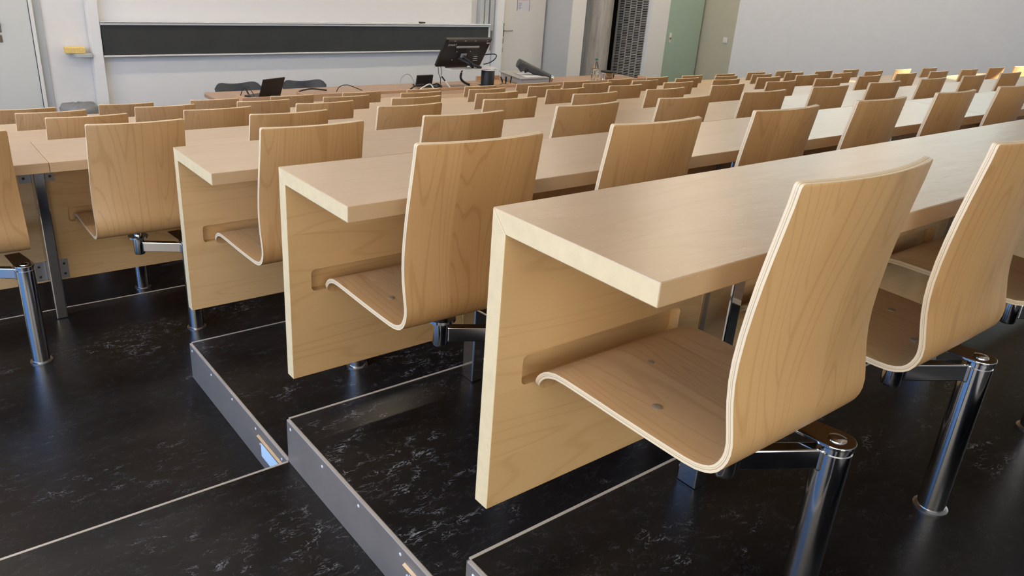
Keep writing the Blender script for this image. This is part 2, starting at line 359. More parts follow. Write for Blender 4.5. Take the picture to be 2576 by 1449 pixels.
# ------------------------------------------------------------------ desks
def seam_list(k):
    x0 = 0.0 if k < 3 else -1.50
    x = (XA if k < 3 else XB) + 0.5 * s - (0 if k < 3 else s)
    out = [x0]
    while x < 8.3:
        out.append(x); x += 2 * s
    out.append(8.75); return out
def make_desk(k, label):
    t = thing('lecture_desk', label, 'desk', (0, k * d, -k * h), 0, 'maple lecture hall desks')
    xs = seam_list(k); g = 0.0008
    xc0 = XA if k < 3 else XB
    ts = [0.0, 3.28, 6.60, 8.75] if k < 3 else [-1.50, xs[1], 3.07, 6.42, 8.75]
    for i in range(len(ts) - 1):
        a, b = ts[i] + (g if i else 0), ts[i + 1] - g
        bm = BM(); prism(bm, [(0, 0), (-DT, 0), (-DT, -TT), (-TP, -TT)], a, b, 0, 1); 
        o = obj('desktop', bm, [M['top'], M['endgrain']], t, bev=0.0016)
        me = o.data; b2 = bmesh.new(); b2.from_mesh(me); boxuv(b2); b2.to_mesh(me); b2.free()
    for i in range(len(xs) - 1):
        a, b = xs[i] + (g if i else 0), xs[i + 1] - g
        # modesty panel with milled pockets for the seat lips
        bm = BM(); prism(bm, [(-0.0002, -0.0002), (-TP, -TT), (-TP, -PH), (-0.0002, -PH)], a, b, 0, 1)
        p = obj('front_panel', bm, [M['panel'], M['endgrain']], t, bev=0.0014)
        cut = BM(); nslot = 0
        for j in range(-3, 16):
            xc = xc0 + j * s
            sa, sb = xc - 0.2085, xc + 0.226
            if sa > a + 0.03 and sb < b - 0.02 and k < 4:
                poly = []
                for cx, cz, a0 in ((sb - 0.012, -0.279 - 0.012, 0), (sa + 0.012, -0.279 - 0.012, 90), (sa + 0.012, -0.341 + 0.012, 180), (sb - 0.012, -0.341 + 0.012, 270)):
                    for q in range(5):
                        an = R(a0 + q * 22.5); poly.append((cx + 0.012 * math.cos(an), cz + 0.012 * math.sin(an)))
                A = [cut.verts.new((x, -TP - 0.02, z)) for x, z in poly]; B = [cut.verts.new((x, -TP + 0.025, z)) for x, z in poly]
                for q in range(len(poly)): cut.faces.new((A[q], A[(q + 1) % len(poly)], B[(q + 1) % len(poly)], B[q]))
                cut.faces.new(A); cut.faces.new(B[::-1]); nslot += 1
        if nslot:
            co = obj('cutter', cut, M['panel'])
            p.parent = None
            md = p.modifiers.new('b', 'BOOLEAN'); md.object = co; md.operation = 'DIFFERENCE'; md.solver = 'EXACT'
            dg = bpy.context.evaluated_depsgraph_get()
            nm = bpy.data.meshes.new_from_object(p.evaluated_get(dg)); p.modifiers.clear(); old = p.data; p.data = nm
            bpy.data.objects.remove(co); p.parent = t
        else: cut.free()
        b2 = bmesh.new(); b2.from_mesh(p.data); boxuv(b2)
        for f in b2.faces:
            cx = f.calc_center_median().x
            f.material_index = 1 if abs(f.normal.x) > 0.9 and (abs(cx - a) < 0.003 or abs(cx - b) < 0.003) else 0
        b2.to_mesh(p.data); b2.free()
    # steel legs at the unit joints
    for i in range(1, len(xs) - 1):
        x = xs[i] + (0.018 if k < 3 else -0.004); z0 = -0.74
        bm = BM(); box(bm, x - 0.021, x + 0.021, -0.112, -0.056, z0, -TT - 0.0005)
        lg = obj('leg', bm, M['chrome'], t, bev=0.004)
        bm = BM(); box(bm, x - 0.006, x + 0.006, -0.057, -TP - 0.0046, -PH + 0.02, -TT - 0.01); obj('web', bm, M['steel'], lg)
        for sgn in (-1, 1):
            for zt, zb in ((-TT - 0.001, -0.165 if k < 3 else -0.158), (-0.50, -0.585)):
                if k < 3 and sgn < 0: continue
                bm = BM(); xa_, xb_ = sorted((x + sgn * 0.004, x + sgn * 0.062))
                if k < 3: xa_ = x - 0.008
                if k < 3 and zt > -0.2: zb = -0.44
                box(bm, xa_, xb_, -TP - 0.0042, -TP - 0.0004, zb, zt)
                br = obj('bracket', bm, M['steel'], lg)
                for zz in (zb + 0.02,) + (() if zt > -0.2 else (zt - 0.02,)):
                    bm = BM(); lathe(bm, [(0.0055, 0.0), (0.0055, 0.0012), (0.003, 0.002)], n=10)
                    so = obj('screw', bm, M['screw_dark'], lg, loc=(x + sgn * 0.047, -TP - 0.0042, zz)); so.rotation_euler = (R(90), 0, 0)
    # far end support
    bm = BM(); box(bm, 8.70, 8.742, -0.112, -0.056, -0.74, -TT - 0.0005); obj('leg', bm, M['chrome'], t, bev=0.004)
    if k >= 3:
        bm = BM(); box(bm, -1.46, -1.418, -0.112, -0.056, -0.74, -TT - 0.0005); obj('leg', bm, M['chrome'], t, bev=0.004)
    return t
DL = ['long maple desk of the nearest row, its cut end closest to the camera',
      'long maple desk of the second row from the camera, end panel with open slot',
      'long maple desk of the third row, its end just left of the photo middle',
      'long maple desk of the fourth row, with steel leg under a joint at far left',
      'long maple desk of the fifth row from the camera, mostly behind chair backs',
      'long maple desk of the sixth row, second one back from the lectern',
      'long maple desk of the front row, closest to the lectern']
for k in range(7): make_desk(k, DL[k])

# ------------------------------------------------------------------ plywood swivel chair
POST = Vector((0.150, -0.466))                       # post centre relative to chair centre x / desk line y
PROF = [(-0.0585, -0.3420), (-0.0600, -0.3310), (-0.0660, -0.3170), (-0.0790, -0.3040), (-0.0970, -0.2960), (-0.1230, -0.2922), (-0.2020, -0.2925), (-0.2938, -0.2942),
        (-0.3772, -0.2962), (-0.4180, -0.2950), (-0.4470, -0.2835), (-0.4620, -0.2600), (-0.4650, -0.2325), (-0.4565, -0.1915), (-0.4490, -0.1500),
        (-0.4470, -0.1005), (-0.4510, -0.0384), (-0.4597, 0.0333), (-0.4701, 0.0907), (-0.4790, 0.1535)]
def shell_mesh(nx=14, m=4):
    raw = smooth_path([(0, y, z) for y, z in PROF], m * 2)
    S = [0.0]
    for a, b in zip(raw, raw[1:]): S.append(S[-1] + (b - a).length)
    Ltot = S[-1]; TH = 0.0120
    want = [0, .002, .005, .009, .014, .020, .028, .036, .046, .058, .075, .10, .14, .19, .24, .29, .335, .365, .385, .40, .412, .424, .436, .448, .46, .475, .492, .515, .54,
            .57, .60, .64, .68, .72, .76, Ltot - .03, Ltot - .012, Ltot - .006, Ltot - .003, Ltot - .001, Ltot]
    want = sorted(v for v in want if v <= Ltot); path = []
    for v in want:
        i = max(i for i in range(len(S)) if S[i] <= v + 1e-9); i = min(i, len(S) - 2)
        path.append(raw[i].lerp(raw[i + 1], (v - S[i]) / (S[i + 1] - S[i])))
    S = want
    def sm(a, b, v):
        t = max(0, min(1, (v - a) / (b - a))); return t * t * (3 - 2 * t)
    sb = 0.47                                        # arc length at the bend
    bm = BM(); uv = bm.loops.layers.uv.verify()
    top, bot, prm = [], [], []
    for i, p in enumerate(path):
        sl = S[i]
        w = 0.187 - 0.006 * sm(0.2, sb, sl) - 0.009 * sm(sb, Ltot, sl)
        r = 0.020
        if sl < r: w = w - r + math.sqrt(max(0, r * r - (r - sl) ** 2)) if sl > 0 else w - r
        rt = 0.006; e = Ltot - sl
        if e < rt: w = w - rt + math.sqrt(max(0, rt * rt - (rt - e) ** 2))
        t = (path[min(i + 1, len(path) - 1)] - path[max(i - 1, 0)]).normalized()
        nrm = Vector((0, -t.z, t.y))                 # towards the sitter is -n ; back face is +n
        ra, rb, rp = [], [], []
        for j in range(nx + 1):
            u = (j / nx) * 2 - 1; u = math.sin(u * math.pi / 2) * 0.25 + u * 0.75
            x = u * w
            g = sm(0.40, 0.62, sl); dish = sm(0.05, 0.2, sl) * (1 - sm(0.33, 0.42, sl))
            q = Vector((x, p.y - 0.022 * g * (1 - u * u), p.z - 0.003 * dish * (1 - u * u)))
            ra.append(bm.verts.new(q + nrm * TH / 2)); rb.append(bm.verts.new(q - nrm * TH / 2)); rp.append((x, sl))
        top.append(ra); bot.append(rb); prm.append(rp)
    def face(vs, uvs, mi):
        f = bm.faces.new(vs); f.material_index = mi
        for l, c in zip(f.loops, uvs): l[uv].uv = c
    ni = len(path)
    for i in range(ni - 1):
        for j in range(nx):
            c = [prm[i][j], prm[i][j + 1], prm[i + 1][j + 1], prm[i + 1][j]]
            face((top[i][j], top[i][j + 1], top[i + 1][j + 1], top[i + 1][j]), c, 0)
            face((bot[i][j + 1], bot[i][j], bot[i + 1][j], bot[i + 1][j + 1]), [(a + 0.5, b) for a, b in (c[1], c[0], c[3], c[2])], 0)
        for j in (0, nx):
            face((top[i][j], top[i + 1][j], bot[i + 1][j], bot[i][j]), [(0, S[i]), (0, S[i + 1]), (1, S[i + 1]), (1, S[i])], 1)
    for i in (0, ni - 1):
        for j in range(nx):
            face((top[i][j], top[i][j + 1], bot[i][j + 1], bot[i][j]), [(0, prm[i][j][0]), (0, prm[i][j + 1][0]), (1, prm[i][j + 1][0]), (1, prm[i][j][0])], 1)
    return bm
def make_chair():
    t = thing('lecture_chair', '', 'chair', (0, 0, 0), 0, 'plywood swivel chairs of the lecture hall')
    o0 = Vector((-POST.x, -POST.y, 0.74))            # chair frame -> local of the Empty (at post foot)
    sh = obj('seat_shell', shell_mesh(), [M['shell'], M['edge']], t, smooth=R(35), loc=o0)
    for x, y in ((-0.003, -0.165), (-0.112, -0.278), (0.092, -0.282), (-0.016, -0.388)):
        bm = BM(); lathe(bm, [(0.0092, -0.002), (0.0092, 0.0006), (0.006, 0.0018)], n=16)
        obj('screw', bm, M['screw'], sh, smooth=R(40), loc=(x, y, -0.2893 - (0.0012 if y < -0.35 else 0.0)))
    bm = BM(); lathe(bm, [(0.0305, 0.003), (0.0305, 0.379), (0.0290, 0.381), (0.0290, 0.385), (0.0310, 0.386), (0.0310, 0.3925)], n=32)
    po = obj('post', bm, M['chrome'], t, smooth=R(35))
    bm = BM(); lathe(bm, [(0.0385, 0.0), (0.0385, 0.005), (0.0310, 0.008)], n=32); obj('floor_flange', bm, M['steel'], t, smooth=R(35))
    # fixed arm welded to post and pivot tube
    P0 = Vector((0, 0, 0)); P1 = Vector((-POST.x - 0.016, -POST.y - 0.365, 0)); dr = (P1 - P0).normalized(); sd = Vector((-dr.y, dr.x, 0))
    def bar(bm, a, b, w, z0, z1):
        q = [a + sd * w, b + sd * w, b - sd * w, a - sd * w]
        lo = [bm.verts.new((v.x, v.y, z0)) for v in q]; hi = [bm.verts.new((v.x, v.y, z1)) for v in q]
        bm.faces.new(lo[::-1]); bm.faces.new(hi)
        for i in range(4): bm.faces.new((lo[i], lo[(i + 1) % 4], hi[(i + 1) % 4], hi[i]))
    bm = BM(); bar(bm, P0 + dr * 0.026, P1 - dr * 0.018, 0.013, 0.346, 0.386)
    obj('arm', bm, M['chrome'], t, bev=0.003)
    bm = BM(); bar(bm, P0 + dr * 0.024, P0 + dr * 0.034, 0.016, 0.343, 0.3865); obj('weld', bm, M['steel'], t, bev=0.004)
    # cover plate with rounded end over the post
    bm = BM(); pts = []
    back = Vector((-0.14, 0.99, 0)).normalized(); sb_ = Vector((-back.y, back.x, 0))
    for i in range(17):
        a = math.pi * i / 16; pts.append(-back * math.sin(a) * 0.033 + sb_ * math.cos(a) * 0.033)
    pts += [back * 0.135 - sb_ * 0.026, back * 0.135 + sb_ * 0.026]
    lo = [bm.verts.new((v.x, v.y, 0.3928)) for v in pts]; hi = [bm.verts.new((v.x, v.y, 0.3992)) for v in pts]
    bm.faces.new(lo[::-1]); bm.faces.new(hi)
    for i in range(len(pts)): bm.faces.new((lo[i], lo[(i + 1) % len(pts)], hi[(i + 1) % len(pts)], hi[i]))
    pl = obj('cover_plate', bm, M['chrome'], t, bev=0.0015)
    bm = BM(); lathe(bm, [(0.0165, 0.3992), (0.0160, 0.4010), (0.010, 0.4028), (0.004, 0.4034)], n=24); obj('cap_screw', bm, M['chrome'], pl, smooth=R(50))
    bm = BM(); lathe(bm, [(0.013, 0.331), (0.019, 0.334), (0.0210, 0.340), (0.0210, 0.402), (0.038, 0.404), (0.038, 0.411), (0.018, 0.4125), (0.018, 0.4305)], cx=P1.x, cy=P1.y, n=28)
    obj('pivot', bm, M['chrome'], t, smooth=R(35))
    bm = BM(); box(bm, P1.x - 0.07, P1.x + 0.07, P1.y - 0.02, P1.y + 0.10, 0.4295, 0.4355); obj('seat_bracket', bm, M['steel'], t)
    return t
proto = make_chair()
used = [False]
def place_chair(k, j, n, label, dx=0.0, rot=0.0):
    xc = (XA if k < 3 else XB) + j * s + dx
    o = proto if not used[0] else copy_tree(proto)
    used[0] = True
    o.location = (xc + POST.x, k * d + POST.y, tz(k)); o['label'] = label
    if rot:
        c = [x for x in o.children if x.name.startswith('seat_shell')][0]
        piv = Vector((-0.016 - POST.x, -0.365 - POST.y, 0)); Rz = Matrix.Rotation(rot, 4, 'Z')
        l0 = Vector((-POST.x, -POST.y, 0.74)); c.location = piv + (Rz @ (l0 - piv)); c.rotation_euler = (0, 0, rot)
    return o
LOOK = {0: 'pale plywood swivel chair', 1: 'honey plywood swivel chair', 2: 'maple plywood swivel chair', 3: 'plywood swivel chair', 4: 'plywood swivel chair',
        5: 'plywood chair back', 6: 'plywood chair back'}
RANGE = {0: (0, 2), 1: (0, 5), 2: (0, 9), 3: (-1, 14), 4: (0, 14), 5: (0, 14), 6: (0, 14)}
DX = {(0, 0): -0.004, (0, 1): -0.02, (1, 0): 0.006, (1, 1): -0.004, (2, 0): 0.016, (2, 1): -0.002}
for k in range(7):
    a, b = RANGE[k]
    for j in range(a, b + 1):
        i = j - a
        if k == 0: lab = ['large pale plywood swivel chair in the nearest row, its whole seat and two screws showing',
                          'pale plywood swivel chair, second in the nearest row, on a chrome post with floor ring',
                          'plywood swivel chair of the nearest row, cut by the right edge of the photo'][i]
        elif k == 3 and i == 0: lab = 'plywood chair cut by the left edge, on a tall chrome post in the aisle'
        elif k == 6 and i == 14: lab = 'last chair back on the right of the front row, against the grey wall'
        elif i == b - a and k in (3, 4): lab = 'sunlit plywood chair at the far right end of the %s row' % NAME_ROW[k]
        elif i == b - a and k == 5: lab = 'plywood chair at the far right end of the sixth row'
        else:
            rn = {1: 'second row from the camera', 2: 'third row from the camera', 3: 'fourth row from the camera', 4: 'fifth row from the camera',
                  5: 'sixth row from the camera', 6: 'front row by the lectern'}[k]
            lab = '%s, %s from the left in the %s' % (LOOK[k], ORD[i], rn)
        place_chair(k, j, i, lab, DX.get((k, j), random.uniform(-0.008, 0.008) if k else 0.0), random.uniform(-0.022, 0.022) if k else 0.0)

# ------------------------------------------------------------------ room shell
TOPZ = ZC
def wall(name, p0, p1, mat, z0=LOW, z1=None, th=0.12):
    bm = BM(); quadwall(bm, p0, p1, z0, z1 or TOPZ, th); return struct(obj(name, bm, mat))
wall('wall_front', (7.95, 9.05), (XL - 0.2, 9.05), M['white'])
# left wall with window band (opening filled by panes)
wall('wall_left', (XL, 9.05), (XL, 7.0), M['white'])
wall('wall_left', (XL, 7.0), (XL, -5.6), M['white'], LOW, -0.55)
wall('wall_left', (XL, 7.0), (XL, -5.6), M['white'], 2.35, TOPZ)
wall('wall_left', (XL, -5.6), (XL, YB), M['white'])
wall('wall_back', (XL, YB), (XR, YB), M['white'], LOW, 0.3)
wall('wall_back', (XL, YB), (XR, YB), M['white'], 2.4, TOPZ)
for a, b in ((XL, -3.8), (-0.2, XR)): wall('wall_back', (a, YB), (b, YB), M['white'], 0.3, 2.4)
# stepped side wall at the front on the right
wall('wall_right', (7.95, 8.436), (7.95, 9.05), M['frame'])
wall('wall_right', (8.24, 8.43), (7.953, 8.43), M['doorwhite'], th=0.2)
wall('wall_right', (9.75, 8.04), (9.325, 8.04), M['doorwhite'], th=0.018)
wall('wall_right', (10.9, 8.26), (9.76, 8.26), M['dkgreen'], th=0.1)
wall('wall_right', (10.9, 7.54), (10.9, 8.26), M['olive'], th=0.1)
wall('wall_right', (8.0, 9.30), (9.6, 9.30)[::1], M['void'], th=0.05)
bm = BM(); quadwall(bm, (9.36, 8.06), (9.36, 9.35), LOW, TOPZ, 0.05); struct(obj('wall_right', bm, M['void']))
# oblique grey wall, window band high up
A_, B_ = (10.9, 7.54), (13.0, 1.5)
def lerp(t): return (A_[0] + (B_[0] - A_[0]) * t, A_[1] + (B_[1] - A_[1]) * t)
wall('wall_right', B_, A_, M['greywall'], LOW, 1.15)
wall('wall_right', B_, A_, M['greywall'], 2.45, TOPZ)
for a, b in ((0.0, 0.10), (0.36, 0.42), (0.68, 0.74), (0.97, 1.0)):
    wall('wall_right', lerp(b), lerp(a), M['greywall'], 1.15, 2.45)
# outer right wall: closed glazing, then an open bay the sun comes through
wall('wall_right', (XR, YB), (XR, 1.5), M['white'], LOW, -0.2)
wall('wall_right', (XR, YB), (XR, 1.5), M['white'], 2.6, TOPZ)
for y0, y1 in ((0.1, 1.5), (-1.75, -1.6), (YB, -5.5)):
    wall('wall_right', (XR, y0), (XR, y1), M['white'], -0.2, 2.6)
bm = BM(); box(bm, XL - 0.2, XR + 1.2, YB - 0.2, 9.4, TOPZ, TOPZ + 0.12); struct(obj('ceiling', bm, M['ceiling']))

# windows (bright sky outside); a frame and one pane each
NW = [0]
def window(p0, p1, z0, z1, mat, off=0.06, frame=True, pane=True):
    NW[0] += 1
    a, b = Vector((*p0, 0)), Vector((*p1, 0)); t = (b - a).normalized(); nr = Vector((t.y, -t.x, 0))
    w = struct(bpy.data.objects.new('window_%d' % NW[0], None)); COL.objects.link(w)
    if pane:
        bm = BM(); q = [a + nr * off, b + nr * off]
        vs = [bm.verts.new((q[0].x, q[0].y, z0)), bm.verts.new((q[1].x, q[1].y, z0)), bm.verts.new((q[1].x, q[1].y, z1)), bm.verts.new((q[0].x, q[0].y, z1))]
        bm.faces.new(vs); obj('pane', bm, mat, w)
    if frame:
        f = 0.05
        for (c, e, zz0, zz1) in ((a, a + t * f, z0, z1), (b - t * f, b, z0, z1), (a + t * f, b - t * f, z0, z0 + f), (a + t * f, b - t * f, z1 - f, z1)):
            bm = BM(); quadwall(bm, (c.x + nr.x * 0.01, c.y + nr.y * 0.01), (e.x + nr.x * 0.01, e.y + nr.y * 0.01), zz0, zz1, 0.04); obj('window_frame', bm, M['frame'], w)
for ya, yb, mw in ((7.0, 5.4, 'winW'), (5.4, 3.9, 'winW'), (3.9, 2.4, 'winL'), (2.4, 0.9, 'winL'), (0.9, -0.6, 'winL'), (-0.6, -2.3, 'winW'), (-2.3, -4.0, 'winW'), (-4.0, -5.6, 'winW')): window((XL, ya), (XL, yb), -0.55, 2.35, M[mw])
for a, b in ((0.10, 0.36), (0.42, 0.68), (0.74, 0.97)): window(lerp(b), lerp(a), 1.15, 2.45, M['winR'])
window((XR, -1.6), (XR, 0.1), -0.2, 1.9, M['winR'], pane=False)
wall('wall_right', (XR, -1.6), (XR, 0.1), M['white'], 1.9, 2.6)
window((XR, -5.5), (XR, -1.75), -0.2, 2.6, M['winR'])

for a, b in ((-3.8, -2.0), (-2.0, -0.2)): window((a, YB), (b, YB), 0.3, 2.4, M['fillB'])  # unseen back windows, added as fill for the desk panels

# ceiling lamps
for i, y in enumerate((-2.2, 1.2, 4.2, 7.4)):
    for j, x in enumerate((-1.8, 2.2, 6.2, 9.7)):  # last column added to warm the wall strips and doors on the right
        lit = i >= 2 or (i == 1 and j == 0)
        t = thing('ceiling_lamp', 'long ceiling lamp with %s diffuser' % ('warm glowing' if lit else 'unlit white'), 'lamp', (x, y, TOPZ), 0, 'lit ceiling lamps' if lit else 'unlit ceiling lamps')
        bm = BM(); box(bm, -0.80, 0.80, -0.11, 0.11, -0.07, -0.001); obj('housing', bm, M['white'], t)
        bm = BM(); box(bm, -0.78, 0.78, -0.095, 0.095, -0.076, -0.0705); obj('diffuser', bm, M['lamp'] if (i >= 2 or (i == 1 and j == 0)) else M['lampoff'], t)

# ------------------------------------------------------------------ front wall furniture
WY = 9.05
def door(nr, x0, x1, mat, y=WY, z1=0.45, side=1):
    D = struct(bpy.data.objects.new('door_%d' % nr, None)); COL.objects.link(D)
    bm = BM(); box(bm, x0, x1, y - 0.045, y - 0.004, FL + 0.006, z1); obj('door_leaf', bm, mat, D, bev=0.002)
    return D
def lever(D, x, y, z, dirx=1):
    bm = BM(); box(bm, x - 0.018, x + 0.018, y - 0.009, y, z - 0.09, z + 0.11); hnd = obj('handle_plate', bm, M['handle'], D, bev=0.004)
    bm = BM(); tube(bm, smooth_path([(x, y, z), (x, y - 0.05, z), (x + dirx * 0.03, y - 0.06, z), (x + dirx * 0.14, y - 0.06, z + 0.002)], 5), 0.010); obj('door_handle', bm, M['handle'], hnd, smooth=R(50))
    bm = BM(); box(bm, x - 0.015, x + 0.015, y - 0.008, y, z - 0.19, z - 0.115); obj('key_plate', bm, M['handle'], D, bev=0.003)
d1 = door(1, -0.25, 0.725, M['doorgrey'])
lever(d1, 0.432, WY - 0.045, FL + 1.12, -1)
bm = BM(); box(bm, 0.733, 0.765, WY - 0.06, WY, FL, TOPZ); trim(bm, M['white'])
bm = BM(); box(bm, 0.765, 0.842, WY - 0.02, WY, FL, TOPZ); trim(bm, M['frame'])
bm = BM(); box(bm, 0.7255, 0.7325, WY - 0.010, WY, FL, TOPZ); trim(bm, M['void'])
d2 = door(2, 7.03, 7.905, M['doorwhite'])
lever(d2, 7.075, WY - 0.045, FL + 1.06, 1)
bm = BM(); box(bm, 6.995, 7.095, WY - 0.052, WY - 0.046, FL + 0.735, FL + 0.80); obj('lock_plate', bm, M['frame'], d2)
bm = BM(); box(bm, 7.915, 7.93, WY - 0.012, WY, FL, TOPZ); trim(bm, M['void'])
# paper notice on the white door: red heading and three small blocks of print
t = thing('paper_notice', 'white paper notice with red number, taped on the white door', 'notice', (7.33, WY - 0.0455, FL + 1.353))
bm = BM(); box(bm, 0, 0.236, -0.0012, -0.0002, 0, 0.30); obj('sheet', bm, M['paper'], t)
def text(body, size, mat, parent, loc, rot, name='lettering', align='LEFT', ext=0.0003):
    cu = bpy.data.curves.new(name, 'FONT'); cu.body = body; cu.size = size; cu.extrude = ext; cu.align_x = align; cu.resolution_u = 2
    tmp = bpy.data.objects.new(name, cu); COL.objects.link(tmp)
    dg = bpy.context.evaluated_depsgraph_get(); me = bpy.data.meshes.new_from_object(tmp.evaluated_get(dg))
    bpy.data.objects.remove(tmp); me.materials.clear(); me.materials.append(mat)
    o = bpy.data.objects.new(name, me); COL.objects.link(o); o.parent = parent; o.location = loc; o.rotation_euler = rot; return o
text('044 635 41 11', 0.034, M['red'], t, (0.022, -0.0016, 0.150), (R(90), 0, 0))
for i, (zz, wds) in enumerate(((0.112, (0.055, 0.075, 0.06)), (0.078, (0.06, 0.05, 0.04)), (0.046, (0.07, 0.06, 0.045)))):
    bm = BM()
    for q, w_ in enumerate(wds): box(bm, 0.022, 0.022 + w_, -0.0018, -0.0013, zz - q * 0.009, zz - q * 0.009 + 0.0035)
    obj('print', bm, M['ink'], t)
for xx in (-0.008, 0.236):
    bm = BM(); box(bm, xx, xx + 0.008, -0.004, 0, -0.005, 0.30); obj('clip_rail', bm, M['ink'], t)

# sliding writing board between two white posts
t = thing('board_post', 'white upright post left of the chalkboard', 'post', (1.3, WY - 0.02, FL))
bm = BM(); box(bm, -0.03, 0.075, -0.12, 0.0, 0.0, TOPZ - FL - 0.01); obj('post_body', bm, M['board'], t, bev=0.003)
t = thing('board_post', 'white upright post right of the chalkboard beside the white door', 'post', (6.95, WY - 0.02, FL))
bm = BM(); box(bm, -0.075, 0.055, -0.12, 0.0, 0.0, TOPZ - FL - 0.01); obj('post_body', bm, M['board'], t, bev=0.003)
for xx in (-0.36, -0.27, -0.17):
    bm = BM(); box(bm, xx, xx + 0.07, -0.07, 0.0, 1.06, TOPZ - FL - 0.012); obj('guide_rail', bm, M['frame'], t)
t = thing('chalkboard', 'long dark grey sliding chalkboard with aluminium rails on the front wall', 'chalkboard', (4.0, WY - 0.10, FL))
bm = BM(); box(bm, -2.61, 2.735, -0.022, 0.0, 0.792, 1.118); obj('writing_surface', bm, M['chalk'], t)
bm = BM(); box(bm, -2.62, 2.755, -0.045, 0.002, 1.118, 1.142); obj('top_rail', bm, M['alu'], t, bev=0.004)
bm = BM(); box(bm, -2.62, 2.755, -0.060, 0.002, 1.146, 1.158); obj('pen_ledge', bm, M['alu'], t, bev=0.003)
bm = BM(); box(bm, -2.62, 2.755, -0.032, 0.002, 0.772, 0.792); obj('bottom_rail', bm, M['alu'], t, bev=0.004)
bm = BM(); box(bm, 2.735, 2.765, -0.03, 0.002, 0.792, 1.118); obj('side_rail', bm, M['alu'], t)
t = thing('whiteboard', 'white writing board above the dark chalkboard strip', 'whiteboard', (4.0, WY - 0.03, FL))
bm = BM(); box(bm, -2.615, 2.46, -0.02, 0.0, 1.05, 2.9); obj('writing_surface', bm, M['board'], t)
t = thing('whiteboard', 'white board panel below the dark chalkboard strip, behind the lectern', 'whiteboard', (4.0, WY - 0.02, FL))
bm = BM(); box(bm, -2.615, 2.86, -0.025, 0.0, 0.15, 0.768); obj('writing_surface', bm, M['board'], t, bev=0.002)
t = thing('pointer_stick', 'thin pointer stick with black knob lying on the chalkboard rail', 'pointer', (4.0, WY - 0.13, FL + 1.1655))
bm = BM(); cyl(bm, (-0.76, 0, 0.0), (1.52, 0, 0.0), 0.006, n=10); obj('stick', bm, M['alu'], t, smooth=R(50))
bm = BM(); cyl(bm, (1.50, 0, 0.006), (1.60, 0, 0.006), 0.0125, 0.009, n=14); obj('knob', bm, M['black'], t, smooth=R(50))
# shelf with sponge, waste bin
t = thing('chalk_shelf', 'small grey shelf fixed beside the board post', 'shelf', (1.13, WY - 0.01, FL + 0.78))
bm = BM()
A = [bm.verts.new(p) for p in ((-0.11, 0, 0.035), (0.13, 0, 0.035), (0.13, -0.16, 0.035), (-0.03, -0.16, 0.035))]
B = [bm.verts.new(p) for p in ((-0.11, 0, 0.018), (0.13, 0, 0.0), (0.13, -0.16, 0.0), (-0.02, -0.16, 0.0))]
bm.faces.new(A); bm.faces.new(B[::-1])
for i in range(4): bm.faces.new((A[i], A[(i + 1) % 4], B[(i + 1) % 4], B[i]))
obj('shelf_tray', bm, M['frame'], t, bev=0.003)
bm = BM(); box(bm, -0.10, 0.10, -0.045, 0.045, 0, 0.07)
o = obj('sponge', bm, M['sponge'], loc=(1.10, WY - 0.10, FL + 0.8165), bev=0.010); o.rotation_euler = (0, 0, R(-4)); tag(o, 'yellow board sponge lying on the small wall shelf', 'sponge')
t = thing('waste_bin', 'waste bin with grey plastic bag below the sponge shelf', 'bin', (1.02, 8.70, FL))
bm = BM(); lathe(bm, [(0.14, 0.0), (0.175, 0.27), (0.17, 0.27), (0.135, 0.01)], n=28); obj('bin_body', bm, M['dkgrey'], t, smooth=R(40))
bm = BM(); rg = random.Random(3); rings = []
for i, (r, z) in enumerate([(0.178, 0.12), (0.186, 0.21), (0.190, 0.278), (0.172, 0.306), (0.11, 0.315), (0.05, 0.325)]):
    rings.append([bm.verts.new(((r + rg.uniform(-.012, .012)) * math.cos(2 * math.pi * q / 28), (r + rg.uniform(-.012, .012)) * math.sin(2 * math.pi * q / 28), z + (rg.uniform(-.014, .014) if i > 1 else 0))) for q in range(28)])
for a, b in zip(rings, rings[1:]):
    for q in range(28): bm.faces.new((a[q], a[(q + 1) % 28], b[(q + 1) % 28], b[q]))
bm.faces.new(rings[-1]); obj('bin_bag', bm, M['bag'], t, smooth=R(60))

# concrete column, grille, green door, switch
bm = BM(); n8 = 14
lathe(bm, [(0.255, LOW), (0.255, TOPZ)], cx=8.86, cy=8.80, n=n8); struct(obj('column', bm, M['concrete'], smooth=R(20)))
t = thing('ventilation_grille', 'tall dark metal grille between concrete column and green door', 'grille', (9.33, 8.045, FL))
W_ = 0.83
bm = BM(); box(bm, -0.02, 0.0, 0.0, 0.065, 0.02, 3.6); obj('frame', bm, M['alu'], t)
bm = BM(); box(bm, -0.02, 0.0, 0.72, 0.745, 0.02, 3.6); obj('frame', bm, M['grille'], t)
bm = BM(); cols = [0.075, 0.205, 0.335, 0.465, 0.595, 0.715]
for c0, c1 in zip(cols, cols[1:]):
    for i in range(130):
        z = 0.05 + i * 0.026; sl = 0.006
        A = [bm.verts.new(p) for p in ((-0.012, c0, z + sl), (-0.012, c1, z - sl), (-0.002, c1, z - sl + 0.004), (-0.002, c0, z + sl + 0.004))]
        B = [bm.verts.new((v.co.x, v.co.y, v.co.z + 0.009)) for v in A]
        bm.faces.new(A[::-1]); bm.faces.new(B)
        for q in range(4): bm.faces.new((A[q], A[(q + 1) % 4], B[(q + 1) % 4], B[q]))
obj('slats', bm, M['grille'], t)
bm = BM()
for c in cols: box(bm, -0.016, -0.001, c - 0.006, c + 0.006, 0.02, 3.6)
obj('mullions', bm, M['grille'], t)
d3 = door(3, 9.95, 10.84, M['green'], y=8.26, z1=1.2)
bm = BM(); box(bm, 10.02, 10.085, 8.26 - 0.056, 8.26 - 0.046, FL + 0.955, FL + 1.115); lp = obj('lock_plate', bm, M['whiteplastic'], d3, bev=0.004)
